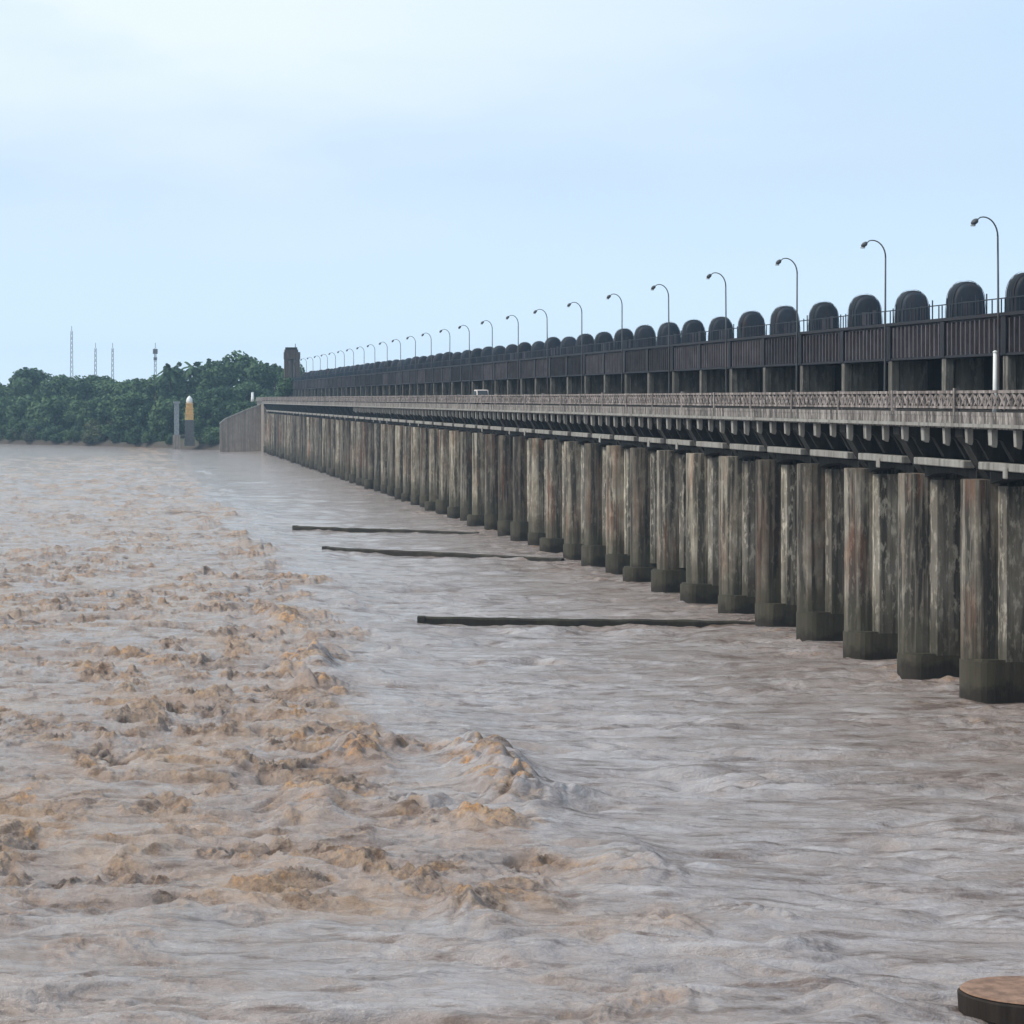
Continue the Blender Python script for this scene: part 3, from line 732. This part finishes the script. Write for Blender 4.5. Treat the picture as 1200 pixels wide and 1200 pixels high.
def tree_proto(name, m, h, w, seed, style):
    """h height, w crown width (m); built at unit scale in metres"""
    r = random.Random(seed); root = empty(name, (0, -400, -60))
    lobes = []
    if style == 'round':
        for i in range(16):
            a = r.uniform(0, 6.28); u = r.uniform(.30, .92); rr = w*.5*math.sin(math.pi*min(.97, (u-.1)/.95))**.7*r.uniform(.25, .8)
            lobes.append((rr*math.cos(a), rr*math.sin(a), h*u*.97, w*r.uniform(.13, .24)))
        lobes.append((0, 0, h*.86, w*.2)); nl = 4600
    elif style == 'spire':
        for i in range(15):
            u = .16+.82*i/15; a = r.uniform(0, 6.28); ww = w*.5*(1-u)**.55
            lobes.append((ww*.5*math.cos(a), ww*.5*math.sin(a), h*u, max(.5, ww*.62))); 
        nl = 3200
    else:   # bush
        for i in range(14):
            a = r.uniform(0, 6.28); rr = w*.42*r.uniform(.1, 1)
            lobes.append((rr*math.cos(a), rr*math.sin(a), h*r.uniform(.22, .8), w*r.uniform(.12, .2)))
        nl = 2800
    leaf_cloud(lobes, nl, .44 if style != 'bush' else .34, seed=seed).build('crown', m, root)
    mb = MB(); tr = h*.022+.08
    mb.tube([(0, 0, -1), (r.uniform(-.2, .2), 0, h*.25), (r.uniform(-.3, .3), r.uniform(-.3, .3), h*.55), (0, 0, h*.85)], [tr*1.3, tr, tr*.7, tr*.2], 7)
    for (lx, ly, lz, lr) in lobes[:6]: mb.tube([(0, 0, max(.3, lz*.5)), (lx*.5, ly*.5, lz*.8), (lx, ly, lz)], [tr*.5, tr*.35, tr*.12], 5)
    mb.build('trunk', 'bark', root)
    reg(root); return root
def palm_proto(seed):
    r = random.Random(seed); root = empty('palm_tree', (0, -400, -60)); h = 16
    mb = MB().tube([(0, 0, -1), (.3, 0, h*.3), (.2, .1, h*.7), (.5, 0, h)], [.4, .28, .24, .2], 7); mb.build('trunk', 'bark', root)
    mb = MB()
    for i in range(22):
        a = i*2.4+r.uniform(-.2, .2); up = r.uniform(-.5, 1.1); ln = r.uniform(3.2, 4.4); prev = None
        for q in range(7):
            u = q/6; x = ln*u*math.cos(up*.6); z = ln*(math.sin(up)*u - .55*u*u); wd = .55*math.sin(math.pi*(.12+.85*u))
            c = Vector((.5+x*math.cos(a), x*math.sin(a), h+z)); sdv = Vector((-math.sin(a), math.cos(a), 0))*wd
            cur = (c-sdv-Vector((0, 0, wd*.6)), c, c+sdv-Vector((0, 0, wd*.6)))
            if prev: mb.add([*prev, *cur], [(0, 1, 4, 3), (1, 2, 5, 4)])
            prev = cur
    mb.build('crown', 'leaf_a', root); reg(root); return root
P_round = [tree_proto('broadleaf_tree', 'leaf_a', 20, 15, 1, 'round'), tree_proto('broadleaf_tree', 'leaf_b', 20, 14, 2, 'round'), tree_proto('broadleaf_tree', 'leaf_a', 20, 13, 3, 'round')]
P_spire = [tree_proto('slender_tree', 'leaf_b', 20, 8, 4, 'spire'), tree_proto('slender_tree', 'leaf_a', 20, 9, 5, 'spire')]
P_bush = [tree_proto('shrub', 'leaf_b', 8, 11, 6, 'bush'), tree_proto('shrub', 'leaf_a', 8, 10, 7, 'bush'), tree_proto('shrub', 'leaf_c', 8, 11, 8, 'bush')]
P_palm = palm_proto(9)
USED = set()
def plant(proto, px, y, top=None, h=None, label='', cat='tree', group=None, base=3.0, wid=1.0, ref=20.0):
    o = copy_tree(proto) if proto.name in USED else proto
    USED.add(proto.name)
    x = ptx(px, y); hh = h if h else ptz(top, y)-base; s = hh/ref
    o.location = (x, y, base); o.scale = (s*wid, s*wid, s); o.rotation_euler.z = random.uniform(0, 6.28)
    tag(o, label, cat, group); return o
def topline(px):
    pts = [(-140, 440), (0, 441), (40, 436), (62, 441), (100, 439), (132, 436), (160, 443), (185, 441), (200, 432), (330, 430)]
    for (a, ya_), (b, yb_) in zip(pts, pts[1:]):
        if a <= px <= b: return ya_+(yb_-ya_)*(px-a)/(b-a)
    return 438
for i, px in enumerate(range(-66, 190, 8)):
    y = bank_y(px)+random.uniform(45, 110); pr = random.choice(P_round + P_spire)
    plant(pr, px+random.uniform(-3, 3), y, top=topline(px)+random.choice([-7, -3, 0, 3, 6, 10]), wid=random.uniform(.9, 1.25),
          label='dark green tree in the back row of the wood on the far left bank', group='back row of the far wood')
for i, px in enumerate(range(-64, 322, 13)):
    y = bank_y(min(px, 250))+random.uniform(12, 30); pr = random.choice(P_round[:2] + P_bush[:2])
    ref = 8.0 if pr in P_bush else 20.0
    plant(pr, px+random.uniform(-4, 4), y, top=random.uniform(458, 474), wid=random.uniform(1.1, 1.5) if ref == 20 else .75, ref=ref,
          label='bushy mid-height tree in the front row of the wood on the far bank', group='front row of the far wood')
for i, px in enumerate(range(-60, 262, 9)):
    if abs(px-222) < 7 or abs(px-207) < 5: continue
    y = bank_y(px)+random.uniform(1.5, 9)
    plant(random.choice(P_bush), px+random.uniform(-3, 3), y, h=random.uniform(5.0, 10), base=.6, ref=8.0, wid=random.uniform(.8, 1.2),
          label='low green shrub at the water edge of the far bank', cat='shrub', group='shrubs along the far bank')
BIG = [(P_round[0], 278, 1095, 410, 1.05, 'largest round-crowned dark tree, topmost of the far bank'), (P_round[1], 301, 1090, 421, .95, 'broad green tree between the largest tree and the brownish tower'),
       (P_round[2], 252, 1100, 421, .9, 'broad dark tree just left of the largest round-crowned tree'), (P_spire[1], 232, 1110, 420, 1.2, 'pointed dark tree right behind the orange tower'),
       (P_round[2], 322, 1080, 424, .8, 'dark tree standing directly left of the brownish tower'), (P_round[0], 212, 1120, 432, .8, 'dark tree behind the pale grey pillar'),
       (P_round[1], 290, 1075, 445, .9, 'lower green tree in front of the largest tree'), (P_round[0], 262, 1072, 450, .9, 'lower dark tree above the abutment wing wall'),
       (P_round[2], 240, 1075, 455, .9, 'lower dark tree right of the orange tower')]
for (pr, px, y, top, wd, lb) in BIG: plant(pr, px, y, top=top, wid=wd, label=lb)
plant(P_palm, 201, 1105, top=424, ref=17.5, label='palm with ragged crown, left of two palms above the far wood')
plant(P_palm, 222, 1112, top=422, ref=17.5, label='palm with ragged crown, right of two palms above the far wood')
for px_, tp_ in ((193, 425), (209, 420), (243, 416)): plant(P_spire[px_ % 2], px_, 1098+px_ % 7, top=tp_, wid=.75, label={193: 'ragged pointed tree at the left end of the taller clump', 209: 'ragged pointed tree between the two palms', 243: 'ragged pointed tree right of both palms'}[px_])
plant(P_round[1], 341, 1040, top=428, wid=.6, label='small tree directly behind the brownish tower')
plant(P_round[2], 336, 935, top=441, wid=.7, base=6, label='rounded tree crown in front of the brownish tower base')
plant(P_round[0], 353, 985, top=426, wid=.35, base=5, label='small narrow tree just right of the brownish tower')

# ------------------------------------------------------------------ air
mb = MB(); mb.box(-1500, 1500, -120, 2500, -5, 60)
hm = bpy.data.materials.new('haze_air'); hm.use_nodes = True; ht = hm.node_tree; ht.nodes.clear()
hv = ht.nodes.new('ShaderNodeVolumePrincipled'); ho = ht.nodes.new('ShaderNodeOutputMaterial')
hv.inputs['Color'].default_value = (.55, .78, 1.0, 1); hv.inputs['Density'].default_value = .00013; hv.inputs['Anisotropy'].default_value = .2
ht.links.new(hv.outputs[0], ho.inputs['Volume'])
o = mb.build('haze', hm); tag(o, kind='stuff')
